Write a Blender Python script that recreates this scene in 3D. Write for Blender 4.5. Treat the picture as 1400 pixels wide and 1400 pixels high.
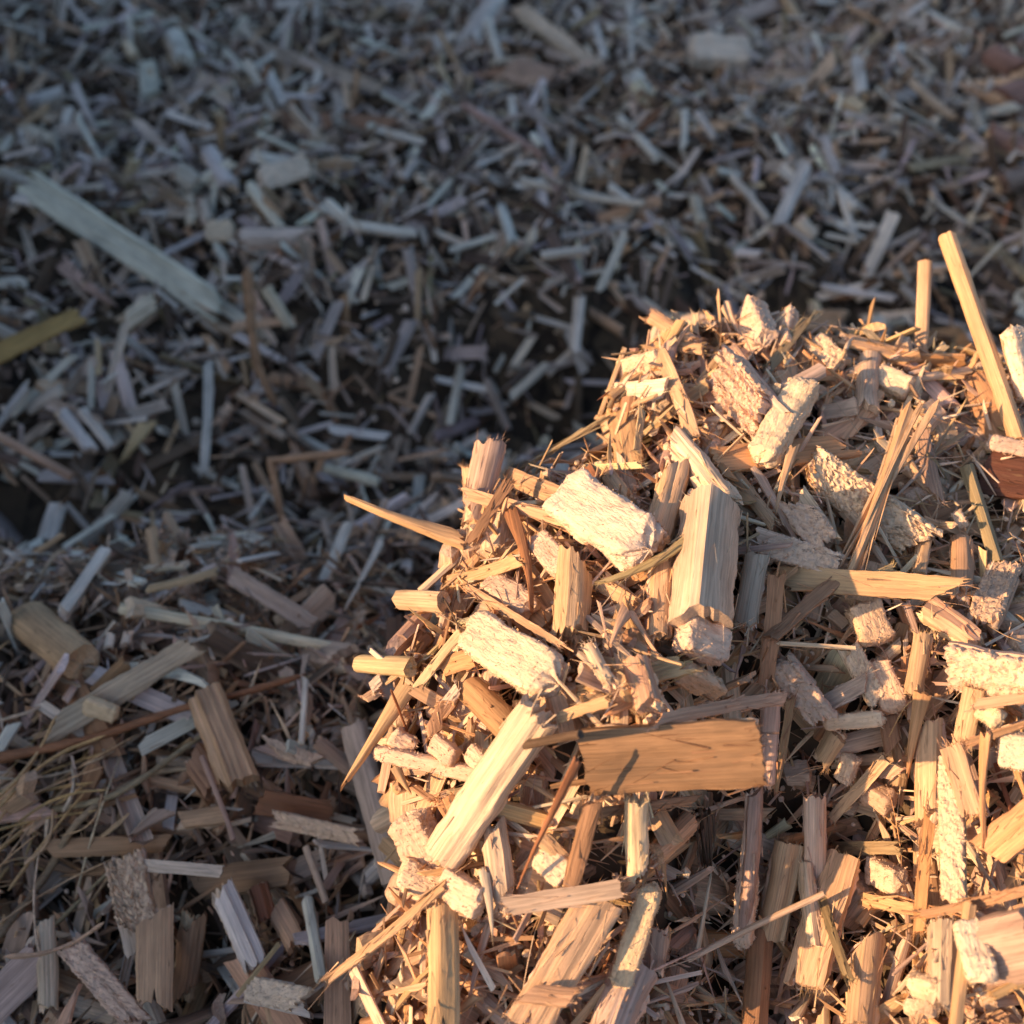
import bpy, math
import numpy as np
from mathutils import Vector

for o in list(bpy.data.objects): bpy.data.objects.remove(o)
scene = bpy.context.scene
COL = scene.collection
rng = np.random.default_rng(7)

# ------------------------------------------------------------------ camera
PITCH = math.radians(45.0); CAM = np.array([0.0, 0.0, 0.191])
TANH = 18.0 / 38.6
cd = bpy.data.cameras.new('camera'); cam = bpy.data.objects.new('camera', cd); COL.objects.link(cam)
cam.location = CAM; cam.rotation_euler = (math.pi / 2 - PITCH, 0, 0)
cd.sensor_width = 36; cd.lens = 38.6; cd.clip_start = 0.005; cd.clip_end = 50
cd.dof.use_dof = True; cd.dof.focus_distance = 0.157; cd.dof.aperture_fstop = 21.0
cd.dof.aperture_blades = 0
scene.camera = cam
# ------------------------------------------------------------------ sky, sun, exposure
SUN_EL = math.radians(20.0); TO_SUN = np.array([-0.93, -0.35])
TO_SUN = TO_SUN / np.linalg.norm(TO_SUN)
w = bpy.data.worlds.new('World'); scene.world = w; w.use_nodes = True
nt = w.node_tree; bg = nt.nodes['Background']
sky = nt.nodes.new('ShaderNodeTexSky'); sky.sky_type = 'NISHITA'; sky.sun_disc = False
sky.sun_elevation = SUN_EL; sky.sun_rotation = math.atan2(TO_SUN[0], TO_SUN[1]) % (2 * math.pi)
sky.air_density = 1.0; sky.dust_density = 2.4; sky.ozone_density = 2.7
nt.links.new(sky.outputs[0], bg.inputs[0]); bg.inputs[1].default_value = 0.128
sl = bpy.data.lights.new('sun', 'SUN'); so = bpy.data.objects.new('sun', sl); COL.objects.link(so)
sl.energy = 5.0; sl.angle = math.radians(0.6); sl.color = (1.0, 0.62, 0.325)
sd = Vector((TO_SUN[0] * math.cos(SUN_EL), TO_SUN[1] * math.cos(SUN_EL), math.sin(SUN_EL)))
so.rotation_euler = sd.to_track_quat('Z', 'Y').to_euler(); so.location = sd * 2
vs = scene.view_settings
vs.view_transform = 'Standard'; vs.look = 'None'; vs.gamma = 1.0; vs.use_curve_mapping = False
vs.exposure = 0.78
scene.cycles.max_bounces = 6; scene.cycles.diffuse_bounces = 5; scene.cycles.glossy_bounces = 2

# ------------------------------------------------------------------ materials
def mat_new(name):
    m = bpy.data.materials.new(name); m.use_nodes = True
    return m, m.node_tree, m.node_tree.nodes['Principled BSDF']

def N(nt, typ, **kw):
    n = nt.nodes.new(typ)
    for k, v in kw.items(): setattr(n, k, v)
    return n

def grain_coords(nt, sc):
    a = N(nt, 'ShaderNodeAttribute', attribute_name='grain')
    m = N(nt, 'ShaderNodeMapping'); m.inputs['Scale'].default_value = sc
    nt.links.new(a.outputs['Vector'], m.inputs[0]); return m.outputs[0]

def wood_material(name, pith):
    m, nt, b = mat_new(name)
    tone = N(nt, 'ShaderNodeAttribute', attribute_name='tone')
    g1 = N(nt, 'ShaderNodeTexNoise'); g1.inputs['Scale'].default_value = 1.0
    g1.inputs['Detail'].default_value = 4; g1.inputs['Roughness'].default_value = 0.65
    nt.links.new(grain_coords(nt, (55, 3000, 3000) if not pith else (420, 1500, 1500)), g1.inputs['Vector'])
    g2 = N(nt, 'ShaderNodeTexNoise'); g2.inputs['Scale'].default_value = 1.0; g2.inputs['Detail'].default_value = 3
    nt.links.new(grain_coords(nt, (90, 260, 260)), g2.inputs['Vector'])
    r1 = N(nt, 'ShaderNodeMapRange'); r1.inputs[1].default_value = 0.3; r1.inputs[2].default_value = 0.7
    r1.inputs[3].default_value = 0.56 if not pith else 0.78; r1.inputs[4].default_value = 1.14 if not pith else 1.08
    nt.links.new(g1.outputs[0], r1.inputs[0])
    r2 = N(nt, 'ShaderNodeMapRange'); r2.inputs[1].default_value = 0.3; r2.inputs[2].default_value = 0.7
    r2.inputs[3].default_value = 0.70 if not pith else 0.84; r2.inputs[4].default_value = 1.12
    nt.links.new(g2.outputs[0], r2.inputs[0])
    mu = N(nt, 'ShaderNodeMath', operation='MULTIPLY')
    nt.links.new(r1.outputs[0], mu.inputs[0]); nt.links.new(r2.outputs[0], mu.inputs[1])
    sc = N(nt, 'ShaderNodeVectorMath', operation='SCALE')
    nt.links.new(tone.outputs['Color'], sc.inputs[0]); nt.links.new(mu.outputs[0], sc.inputs['Scale'])
    # small dark flecks and stains in the wood itself
    f = N(nt, 'ShaderNodeTexNoise'); f.inputs['Scale'].default_value = 1.0; f.inputs['Detail'].default_value = 2
    nt.links.new(grain_coords(nt, (300, 1700, 1700)), f.inputs['Vector'])
    fr = N(nt, 'ShaderNodeMapRange'); fr.inputs[1].default_value = 0.66; fr.inputs[2].default_value = 0.76
    fr.inputs[3].default_value = 0.0; fr.inputs[4].default_value = 0.55
    nt.links.new(f.outputs[0], fr.inputs[0])
    mx = N(nt, 'ShaderNodeMix', data_type='RGBA'); mx.inputs[7].default_value = (0.20, 0.115, 0.055, 1)
    nt.links.new(fr.outputs[0], mx.inputs[0]); nt.links.new(sc.outputs[0], mx.inputs[6])
    nt.links.new(mx.outputs[2], b.inputs['Base Color'])
    b.inputs['Roughness'].default_value = 0.62 if not pith else 0.9
    b.inputs['Specular IOR Level'].default_value = 0.35 if not pith else 0.15
    bp = N(nt, 'ShaderNodeBump'); bp.inputs['Strength'].default_value = 0.8 if not pith else 0.9
    bp.inputs['Distance'].default_value = 0.00022 if not pith else 0.0005
    nt.links.new(g1.outputs[0], bp.inputs['Height']); nt.links.new(bp.outputs[0], b.inputs['Normal'])
    b.inputs['Subsurface Weight'].default_value = 0.0 if not pith else 0.0
    b.inputs['Subsurface Radius'].default_value = (1.0, 0.55, 0.25)
    b.inputs['Subsurface Scale'].default_value = 0.0009
    return m
M_WOOD = wood_material('wood_fibre', False)
M_PITH = wood_material('wood_pith', True)

def ground_material():
    m, nt, b = mat_new('gap_shade_dust_ground')
    tc = N(nt, 'ShaderNodeTexCoord')
    v = N(nt, 'ShaderNodeTexVoronoi'); v.inputs['Scale'].default_value = 260
    n = N(nt, 'ShaderNodeTexNoise'); n.inputs['Scale'].default_value = 140; n.inputs['Detail'].default_value = 6
    nt.links.new(tc.outputs['Object'], n.inputs['Vector'])
    mp = N(nt, 'ShaderNodeMapping'); mp.inputs['Scale'].default_value = (1, 0.45, 1); mp.inputs['Rotation'].default_value = (0, 0, 0.7)
    nt.links.new(tc.outputs['Object'], mp.inputs[0]); nt.links.new(mp.outputs[0], v.inputs['Vector'])
    cr = N(nt, 'ShaderNodeValToRGB')
    cr.color_ramp.elements[0].position = 0.25; cr.color_ramp.elements[0].color = (0.03, 0.02, 0.012, 1)  # dark browns put the shade of gaps between chips into the dust colour
    cr.color_ramp.elements[1].position = 0.85; cr.color_ramp.elements[1].color = (0.13, 0.088, 0.05, 1)
    mx = N(nt, 'ShaderNodeMix', data_type='FLOAT'); mx.inputs[0].default_value = 0.5
    sep = N(nt, 'ShaderNodeSeparateColor'); nt.links.new(v.outputs['Color'], sep.inputs[0])
    nt.links.new(sep.outputs[0], mx.inputs[2]); nt.links.new(n.outputs[0], mx.inputs[3])
    nt.links.new(mx.outputs[0], cr.inputs[0]); nt.links.new(cr.outputs[0], b.inputs['Base Color'])
    b.inputs['Roughness'].default_value = 0.95
    bp = N(nt, 'ShaderNodeBump'); bp.inputs['Distance'].default_value = 0.002
    nt.links.new(mx.outputs[0], bp.inputs['Height']); nt.links.new(bp.outputs[0], b.inputs['Normal'])
    return m
M_GROUND = ground_material()

TONES = {'cream': (.80, .59, .39), 'white': (.81, .66, .47), 'tan': (.68, .425, .245), 'gold': (.70, .44, .225),
         'brown': (.42, .235, .125), 'rust': (.36, .15, .07), 'orange': (.64, .335, .155), 'pink': (.70, .485, .35),
         'mauve': (.57, .37, .265), 'grey': (.60, .445, .325), 'olive': (.40, .295, .16), 'dark': (.13, .08, .05),
         'yellow': (.70, .52, .29), 'pale': (.82, .71, .58), 'bark': (.33, .185, .095), 'straw': (.62, .39, .17),
         'ash': (.54, .435, .375), 'umber': (.20, .13, .085), 'stalk': (.46, .285, .085), 'redbrown': (.13, .05, .027), 'ruddy': (.38, .21, .16), 'bone': (.86, .745, .60)}
PITH_C = np.array((.80, .58, .40))

# ------------------------------------------------------------------ the lie of the land
CP, SP = math.cos(PITCH), math.sin(PITCH)
def ray(px, py):
    u = (px - 700) / 700 * TANH; v = (700 - py) / 700 * TANH
    return np.array([u, CP + v * SP, -SP + v * CP])      # per unit of depth along the view axis
def at(px, py, depth): return CAM + ray(px, py) * depth

RIM = [(845, 520, .182), (905, 445, .190), (1000, 432, .192), (1150, 445, .192), (1260, 478, .190), (1400, 478, .190), (1700, 520, .186)]
LEFT = [(830, 600, .179), (700, 645, .177), (645, 690, .174), (612, 800, .168), (550, 890, .163), (540, 1010, .158), (578, 1095, .155),
        (565, 1180, .152), (500, 1330, .147), (530, 1400, .143), (500, 1600, .135)]
INNER = [(750, 750, .164), (900, 650, .169), (1100, 600, .173), (1300, 620, .177), (960, 850, .154), (1200, 800, .164), (1350, 800, .166),
         (700, 930, .156), (660, 1080, .150), (920, 1030, .144), (820, 1200, .146), (1000, 1200, .163), (930, 1140, .158), (1100, 1200, .165),
         (1200, 1130, .163), (1050, 1370, .156), (1330, 1000, .150), (1340, 1300, .139), (700, 1300, .143), (850, 1390, .144),
         (1150, 1000, .161), (620, 1390, .140), (1500, 900, .158), (1500, 1300, .142), (900, 1600, .136), (1300, 1600, .132)]
pts = np.array([at(*p) for p in RIM + LEFT + INNER])
poly = np.array([at(*p)[:2] for p in LEFT[::-1] + RIM] + [[0.2, 0.10], [0.17, -0.02], [0.05, -0.05], [-0.01, -0.02]])
def tps(r2): return 0.5 * r2 * np.log(r2 + 1e-12)
_n = len(pts)
_A = np.zeros((_n + 3, _n + 3)); _d = ((pts[:, None, :2] - pts[None, :, :2]) ** 2).sum(-1)
_A[:_n, :_n] = tps(_d) + np.eye(_n) * 2e-6
_A[:_n, _n] = 1; _A[:_n, _n + 1:] = pts[:, :2]; _A[_n:, :_n] = _A[:_n, _n:].T
_w = np.linalg.solve(_A, np.r_[pts[:, 2], 0, 0, 0])
def heap_z(x, y):
    q = np.stack([x, y], -1); r = ((q[..., None, :] - pts[:, :2]) ** 2).sum(-1)
    return tps(r) @ _w[:_n] + _w[_n] + q @ _w[_n + 1:]
def poly_sd(x, y):                                        # >0 inside the heap's footprint
    inside = np.zeros(x.shape, bool); dmin = np.full(x.shape, 9.0)
    for i in range(len(poly)):
        a, b = poly[i], poly[(i + 1) % len(poly)]
        cond = (a[1] > y) != (b[1] > y)
        with np.errstate(divide='ignore', invalid='ignore'):
            xi = (b[0] - a[0]) * (y - a[1]) / (b[1] - a[1]) + a[0]
        inside ^= cond & (x < xi)
        ab = b - a; t = np.clip(((x - a[0]) * ab[0] + (y - a[1]) * ab[1]) / (ab @ ab), 0, 1)
        dmin = np.minimum(dmin, np.hypot(x - a[0] - t * ab[0], y - a[1] - t * ab[1]))
    return np.where(inside, dmin, -dmin)
def ss(a, b, x):
    t = np.clip((x - a) / (b - a), 0, 1); return t * t * (3 - 2 * t)
def G(x, y, cx, cy, sx, sy, h, rot=0.0):
    c, s = math.cos(rot), math.sin(rot); dx, dy = x - cx, y - cy
    return h * np.exp(-((dx * c + dy * s) / sx) ** 2 - ((-dx * s + dy * c) / sy) ** 2)
def ground_z(x, y):
    z = 0.004 * np.sin(x * 31 + 1.3) * np.sin(y * 27 + .4) + 0.0022 * np.sin(x * 71 + y * 40) + 0.0016 * np.sin(y * 95 - x * 53)
    for i_ in range(9):                                        # lumps and holes at the size of the chips
        a_ = i_ * 2.399; f_ = 150 + 23 * i_; z = z + .0011 * np.sin((x * math.cos(a_) + y * math.sin(a_)) * f_ + i_ * 1.7)
    z = z + G(x, y, -.085, .205, .085, .028, -.024, .18)      # hollow left of the heap
    z = z + G(x, y, -.085, .135, .090, .040, .015)            # near bank, lower left
    z = z + G(x, y, .025, .262, .075, .026, -.052, .22)       # hollow behind the heap
    z = z + G(x, y, -.14, .33, .07, .035, .010) + G(x, y, .12, .40, .10, .05, .008)
    # unseen bank added out of frame left, its crest shaped to shade the bed
    yl = y + .43 * TO_SUN[1] / TO_SUN[0]
    zp = .034 + np.clip(yl - .06, 0, .13) * .30 + .080 * ss(.185, .255, yl) + .05 * ss(.25, .5, yl)
    crest = zp + .43 / -TO_SUN[0] * math.tan(SUN_EL) + .004 * np.sin(y * 57)
    z = z + np.where(x < -.33, crest * ss(.33, .45, -x) * (1 - .35 * ss(.47, 1.2, -x)), 0)
    return z
def surf(x, y):
    x = np.asarray(x, float); y = np.asarray(y, float)
    g = ground_z(x, y); near = (np.abs(x) < .3) & (y < .3) & (y > -.1)
    out = g.copy()
    if near.any():
        xs, ys = x[near], y[near]; sd_ = poly_sd(xs, ys); k = ss(-.004, .001, sd_)
        hz = np.maximum(np.clip(heap_z(xs, ys), .0, .1), g[near]); out[near] = g[near] * (1 - k) + hz * k
    return out
# ray hits, all pixels at once
def hits(P):
    P = np.asarray(P, float)
    R = np.stack([ray(a, b) for a, b in P]); D = np.linspace(.10, .75, 1301)
    res = np.full(len(P), .75)
    for i in range(len(P)):
        q = CAM + R[i] * D[:, None]; below = q[:, 2] < surf(q[:, 0], q[:, 1])
        if below.any(): res[i] = D[np.argmax(below)]
    return res
def normal_at(x, y, e=.006):
    x = np.asarray(x, float); y = np.asarray(y, float)
    gx = (surf(x + e, y) - surf(x - e, y)) / (2 * e); gy = (surf(x, y + e) - surf(x, y - e)) / (2 * e)
    n = np.stack([-np.clip(gx, -1.5, 1.5), -np.clip(gy, -1.5, 1.5), np.ones_like(gx)], -1)
    return n / np.linalg.norm(n, axis=-1, keepdims=True)

# ground sheet
gx = np.r_[np.linspace(-2.5, -.72, 14), np.linspace(-.70, -.31, 40), np.arange(-.30, .3001, .003), np.linspace(.33, 2.5, 24)]
gy = np.r_[np.linspace(-2.0, -.2, 20), np.linspace(-.15, -.06, 8), np.arange(-.05, .2801, .003), np.arange(.287, .80, .006), np.linspace(.85, 3.0, 20)]
X, Y = np.meshgrid(gx, gy); Z = surf(X, Y)
inner = (np.abs(X) < .31) & (Y < .75)
Z = Z - np.where(inner, .0070, .0)
nx, ny = len(gx), len(gy)
vid = np.arange(nx * ny).reshape(ny, nx)
F = np.stack([vid[:-1, :-1], vid[:-1, 1:], vid[1:, 1:], vid[1:, :-1]], -1).reshape(-1, 4)
def mesh_np(name, V, F, mat, tone=None, grain=None, smooth=None):
    me = bpy.data.meshes.new(name)
    F = np.asarray(F); k = F.shape[1]
    me.vertices.add(len(V)); me.vertices.foreach_set('co', np.asarray(V, np.float32).ravel())
    me.loops.add(F.size); me.loops.foreach_set('vertex_index', F.astype(np.int32).ravel())
    me.polygons.add(len(F)); me.polygons.foreach_set('loop_start', np.arange(0, F.size, k, dtype=np.int32))
    if tone is not None:
        a = me.attributes.new('tone', 'FLOAT_COLOR', 'POINT')
        t = np.ones((len(V), 4), np.float32); t[:, :3] = tone; a.data.foreach_set('color', t.ravel())
    if grain is not None:
        a = me.attributes.new('grain', 'FLOAT_VECTOR', 'POINT'); a.data.foreach_set('vector', np.asarray(grain, np.float32).ravel())
    me.update(calc_edges=True); me.validate()
    if smooth is not None:
        me.shade_smooth(); me.set_sharp_from_angle(angle=math.radians(smooth))
    else:
        me.shade_flat()
    me.materials.append(mat)
    return me
def link(name, me, parent=None):
    o = bpy.data.objects.new(name, me); COL.objects.link(o)
    if parent is not None: o.parent = parent
    return o
g = link('ground', mesh_np('ground', np.stack([X, Y, Z], -1).reshape(-1, 3), F, M_GROUND, smooth=60)); g['kind'] = 'structure'

# ------------------------------------------------------------------ shape builders (local: x along the fibre, y across, z up)
def smooth_noise(r, n, m=3):
    k = r.normal(size=n + 2 * m); ker = np.ones(m) / m
    return np.convolve(k, ker, 'same')[m:m + n]
def lattice(r, nl, nc, amp, corr=1):
    a = r.normal(size=(nl, nc)); corr = min(corr, int(min(nl, nc) ** 2 / 40) + (1 if corr else 0))
    for _ in range(corr):
        a = (a + np.roll(a, 1, 0) + np.roll(a, 1, 1) + np.roll(a, -1, 0) + np.roll(a, -1, 1)) / 5
    a = a - a.mean()
    return np.clip(a / (a.std() + 1e-9), -2.4, 2.4) * amp
def slab(r, L, W, T, nl=12, nc=8, arc=0.0, jag=.05, groove=.0, taper=(1, 1), bend=0.0, sbend=0.0, rough=0.0, rough_in=0.0, rag=0.0, split=0.0, twist=0.0, skew=1.0):
    """closed slab: an outer and an inner skin of nl x nc points, torn ends, ridged along the fibre"""
    s = np.linspace(0, 1, nl)[:, None]; c = np.linspace(-1, 1, nc)[None, :]
    j0 = np.abs(smooth_noise(r, nc, 2)) * jag * L * 1.3 + r.random(nc) ** 2 * jag * L
    j1 = np.abs(smooth_noise(r, nc, 2)) * jag * L * 1.3 + r.random(nc) ** 2 * jag * L
    sk = np.linspace(-1, 1, nc) * min(.33 * W, .11 * L); k0, k1 = r.normal(size=2) * skew; j0 = j0 + sk * k0; j1 = j1 + sk * k1; j0 -= j0.min(); j1 -= j1.min()
    if split > 0:                                          # a deep split running in from one end
        k = r.integers(1, nc - 1); j1[k] += split * L; j1[min(k + 1, nc - 1)] += split * L * .35
    xx = -L / 2 + j0[None] + s * (L - j0 - j1)[None]
    wid = (taper[0] * (1 - s) + taper[1] * s) * (1 + .05 * smooth_noise(r, nl, 3)[:, None])
    yy = c * W / 2 * wid + rag * W * lattice(r, nl, nc, 1.0, 1) * (np.abs(c) > .9)
    prof = arc * W * (1 - c ** 2)
    gr = groove * T * (smooth_noise(r, nc, 3) * 1.1 + .35 * r.normal(size=nc))[None] * (1 + .3 * smooth_noise(r, nl, 3)[:, None])
    edge = 1 - .35 * (np.abs(c) > .95)
    zo = prof + T / 2 * edge + gr + rough * T * lattice(r, nl, nc, 1.0, 1)
    zi = prof - T / 2 * edge + .4 * gr + rough_in * T * lattice(r, nl, nc, 1.0, 1)
    bz = bend * L * (1 - (2 * s - 1) ** 2) + smooth_noise(r, nl, 5)[:, None] * .004 * L
    by = sbend * L * (1 - (2 * s - 1) ** 2)
    xo = np.broadcast_to(xx, zo.shape); xi = xo + r.normal(size=(1, nc)) * jag * L * .25
    O = np.stack([xo, yy + by, zo + bz], -1); I = np.stack([xi, yy + by, zi + bz], -1)
    if twist:
        for A_ in (O, I):
            th = (A_[..., 0] / L) * twist; y_, z_ = A_[..., 1].copy(), A_[..., 2].copy()
            A_[..., 1] = y_ * np.cos(th) - z_ * np.sin(th); A_[..., 2] = y_ * np.sin(th) + z_ * np.cos(th)
    V = np.concatenate([O.reshape(-1, 3), I.reshape(-1, 3)])
    a = np.arange(nl * nc).reshape(nl, nc); b = a + nl * nc
    fs = [np.stack([a[:-1, :-1], a[1:, :-1], a[1:, 1:], a[:-1, 1:]], -1).reshape(-1, 4),
          np.stack([b[:-1, :-1], b[:-1, 1:], b[1:, 1:], b[1:, :-1]], -1).reshape(-1, 4),
          np.stack([a[:-1, 0], b[:-1, 0], b[1:, 0], a[1:, 0]], -1), np.stack([a[:-1, -1], a[1:, -1], b[1:, -1], b[:-1, -1]], -1),
          np.stack([a[0, :-1], a[0, 1:], b[0, 1:], b[0, :-1]], -1), np.stack([a[-1, :-1], b[-1, :-1], b[-1, 1:], a[-1, 1:]], -1)]
    return V, np.concatenate(fs)[:, ::-1]
def peg(r, L, D, nl=12, nc=12, rough=.03, taper=(1, 1), bend=0.0, endr=.06, flat=1.0, ridge=.0):
    """closed rod with ridged sides and crumbled ends"""
    s = np.r_[0, 0, np.linspace(0, 1, nl), 1, 1]; k = np.r_[0.02, .6, np.ones(nl), .6, 0.02]
    n = len(s); th = np.linspace(0, 2 * np.pi, nc, endpoint=False)
    rid = 1 + ridge * r.normal(size=nc)[None]
    rad = D / 2 * k[:, None] * (taper[0] * (1 - s) + taper[1] * s)[:, None] * rid * (1 + lattice(r, n, nc, rough))
    x = -L / 2 + s[:, None] * L + np.zeros((1, nc)); e = endr * D * r.normal(size=(n, nc))
    x = x + np.where((s[:, None] < .01) | (s[:, None] > .99), e, 0)
    z = rad * np.sin(th) * flat + bend * L * (1 - (2 * s[:, None] - 1) ** 2)
    V = np.stack([x, rad * np.cos(th), z], -1).reshape(-1, 3)
    a = np.arange(n * nc).reshape(n, nc); a2 = np.roll(a, -1, 1)
    return V, np.stack([a[:-1], a[1:], a2[1:], a2[:-1]], -1).reshape(-1, 4)[:, ::-1]
def chunk(r, L, W, T, n1=22, n2=20, lump=.10, fuzz=.045):
    """a squarish lump of pith: rounded box, lumpy and crumbly all over"""
    th = np.linspace(0, 2 * np.pi, n2, endpoint=False)
    sq = (np.abs(np.cos(th)) ** 9 + np.abs(np.sin(th)) ** 9) ** (-1 / 9)
    cy, cz = np.cos(th) * sq, np.sin(th) * sq
    s = np.linspace(-1, 1, n1); s = np.sign(s) * np.abs(s) ** .8
    cap = (1 - np.abs(s) ** 16 * .96)
    along = lattice(r, n1, n2, 1.0, 1)
    for _ in range(max(1, n1 // 9)): along = (along + np.roll(along, 1, 0) + np.roll(along, -1, 0)) / 3
    along = along / (along.std() + 1e-9)
    f = 1 + lattice(r, n1, n2, lump * .42, 30) + along * fuzz * .6 + lattice(r, n1, n2, fuzz * .5, 2) + lattice(r, n1, n2, fuzz * .30, 0)
    f = f + np.where(np.abs(s)[:, None] > .8, lattice(r, n1, n2, .05, 2), 0)
    x = s[:, None] * L / 2 * (1 + lattice(r, n1, n2, .03, 2))
    V = np.stack([x, W / 2 * cap[:, None] * cy * f, T / 2 * cap[:, None] * cz * f], -1).reshape(-1, 3)
    a = np.arange(n1 * n2).reshape(n1, n2); a2 = np.roll(a, -1, 1)
    return V, np.stack([a[:-1], a[1:], a2[1:], a2[:-1]], -1).reshape(-1, 4)[:, ::-1]
def tube(r, P, rad, nc=6, taper=.6):
    P = np.asarray(P, float); n = len(P)
    t = np.gradient(P, axis=0); t /= np.linalg.norm(t, axis=1, keepdims=True) + 1e-12
    up = np.array([0.31, -.42, .85]); a = np.cross(t, up); a /= np.linalg.norm(a, axis=1, keepdims=True); b = np.cross(t, a)
    th = np.linspace(0, 2 * np.pi, nc, endpoint=False)
    rr = rad * np.linspace(1, taper, n)[:, None, None] * (1 + .12 * r.normal(size=(n, 1, 1))); rr[0] *= .25; rr[-1] *= .25
    V = (P[:, None] + rr * (np.cos(th)[None, :, None] * a[:, None] + np.sin(th)[None, :, None] * b[:, None])).reshape(-1, 3)
    q = np.arange(n * nc).reshape(n, nc); q2 = np.roll(q, -1, 1)
    return V, np.stack([q[:-1], q[1:], q2[1:], q2[:-1]], -1).reshape(-1, 4)
def spline(P, n):
    P = np.asarray(P, float); m = len(P)
    if m == 2: return P[0] + np.linspace(0, 1, n)[:, None] * (P[1] - P[0])
    Q = np.vstack([2 * P[0] - P[1], P, 2 * P[-1] - P[-2]]); out = []
    for u in np.linspace(0, m - 1 - 1e-6, n):
        i = int(u); t = u - i; p0, p1, p2, p3 = Q[i:i + 4]
        out.append(.5 * (2 * p1 + (p2 - p0) * t + (2 * p0 - 5 * p1 + 4 * p2 - p3) * t * t + (3 * p1 - p0 - 3 * p2 + p3) * t ** 3))
    return np.array(out)
def spikes(r, V, n, l0, l1, rad, c=None):
    """short hairs standing off a surface given by its points"""
    c = V.mean(0) if c is None else c
    k = r.integers(0, len(V), n); P = V[k]; d = (P - c) / (np.abs(V - c).max(0) + 1e-9); d = d + r.normal(size=(n, 3)) * .55
    d /= np.linalg.norm(d, axis=1, keepdims=True); a = np.cross(d, r.normal(size=(n, 3))); a /= np.linalg.norm(a, axis=1, keepdims=True); b = np.cross(d, a)
    l = r.uniform(l0, l1, (n, 1)); q = rad * r.uniform(.6, 1.4, (n, 1)); P = P - d * l * .25 + r.normal(size=(n, 3)) * rad
    U = np.stack([P + a * q, P - a * q * .5 + b * q * .87, P - a * q * .5 - b * q * .87, P + d * l], 1).reshape(-1, 3)
    o = np.arange(n)[:, None] * 4
    return U, np.concatenate([o + [0, 1, 3], o + [1, 2, 3], o + [2, 0, 3]])
def loose_fibres(r, V, n, L):
    """slender slivers half torn loose along the fibre"""
    k = r.integers(0, len(V), n); P = V[k]; sgn = np.where(P[:, :1] > 0, 1., -1.) * np.where(r.random((n, 1)) < .25, -1, 1)
    d = np.concatenate([sgn, r.normal(size=(n, 2)) * .16], 1); out = P.copy(); out[:, 0] = 0; out /= np.linalg.norm(out, axis=1, keepdims=True) + 1e-9
    d = d + out * r.uniform(0, .14, (n, 1)); d /= np.linalg.norm(d, axis=1, keepdims=True)
    a = np.cross(d, r.normal(size=(n, 3))); a /= np.linalg.norm(a, axis=1, keepdims=True); b = np.cross(d, a)
    l = L * r.uniform(.12, .42, (n, 1)); q = r.uniform(.00006, .00018, (n, 1)); P = P - d * l * .5
    U = np.stack([P + a * q, P - a * q * .5 + b * q * .87, P - a * q * .5 - b * q * .87, P + d * l], 1).reshape(-1, 3); o = np.arange(n)[:, None] * 4
    return U, np.concatenate([o + [0, 1, 3], o + [1, 2, 3], o + [2, 0, 3]])

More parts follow.
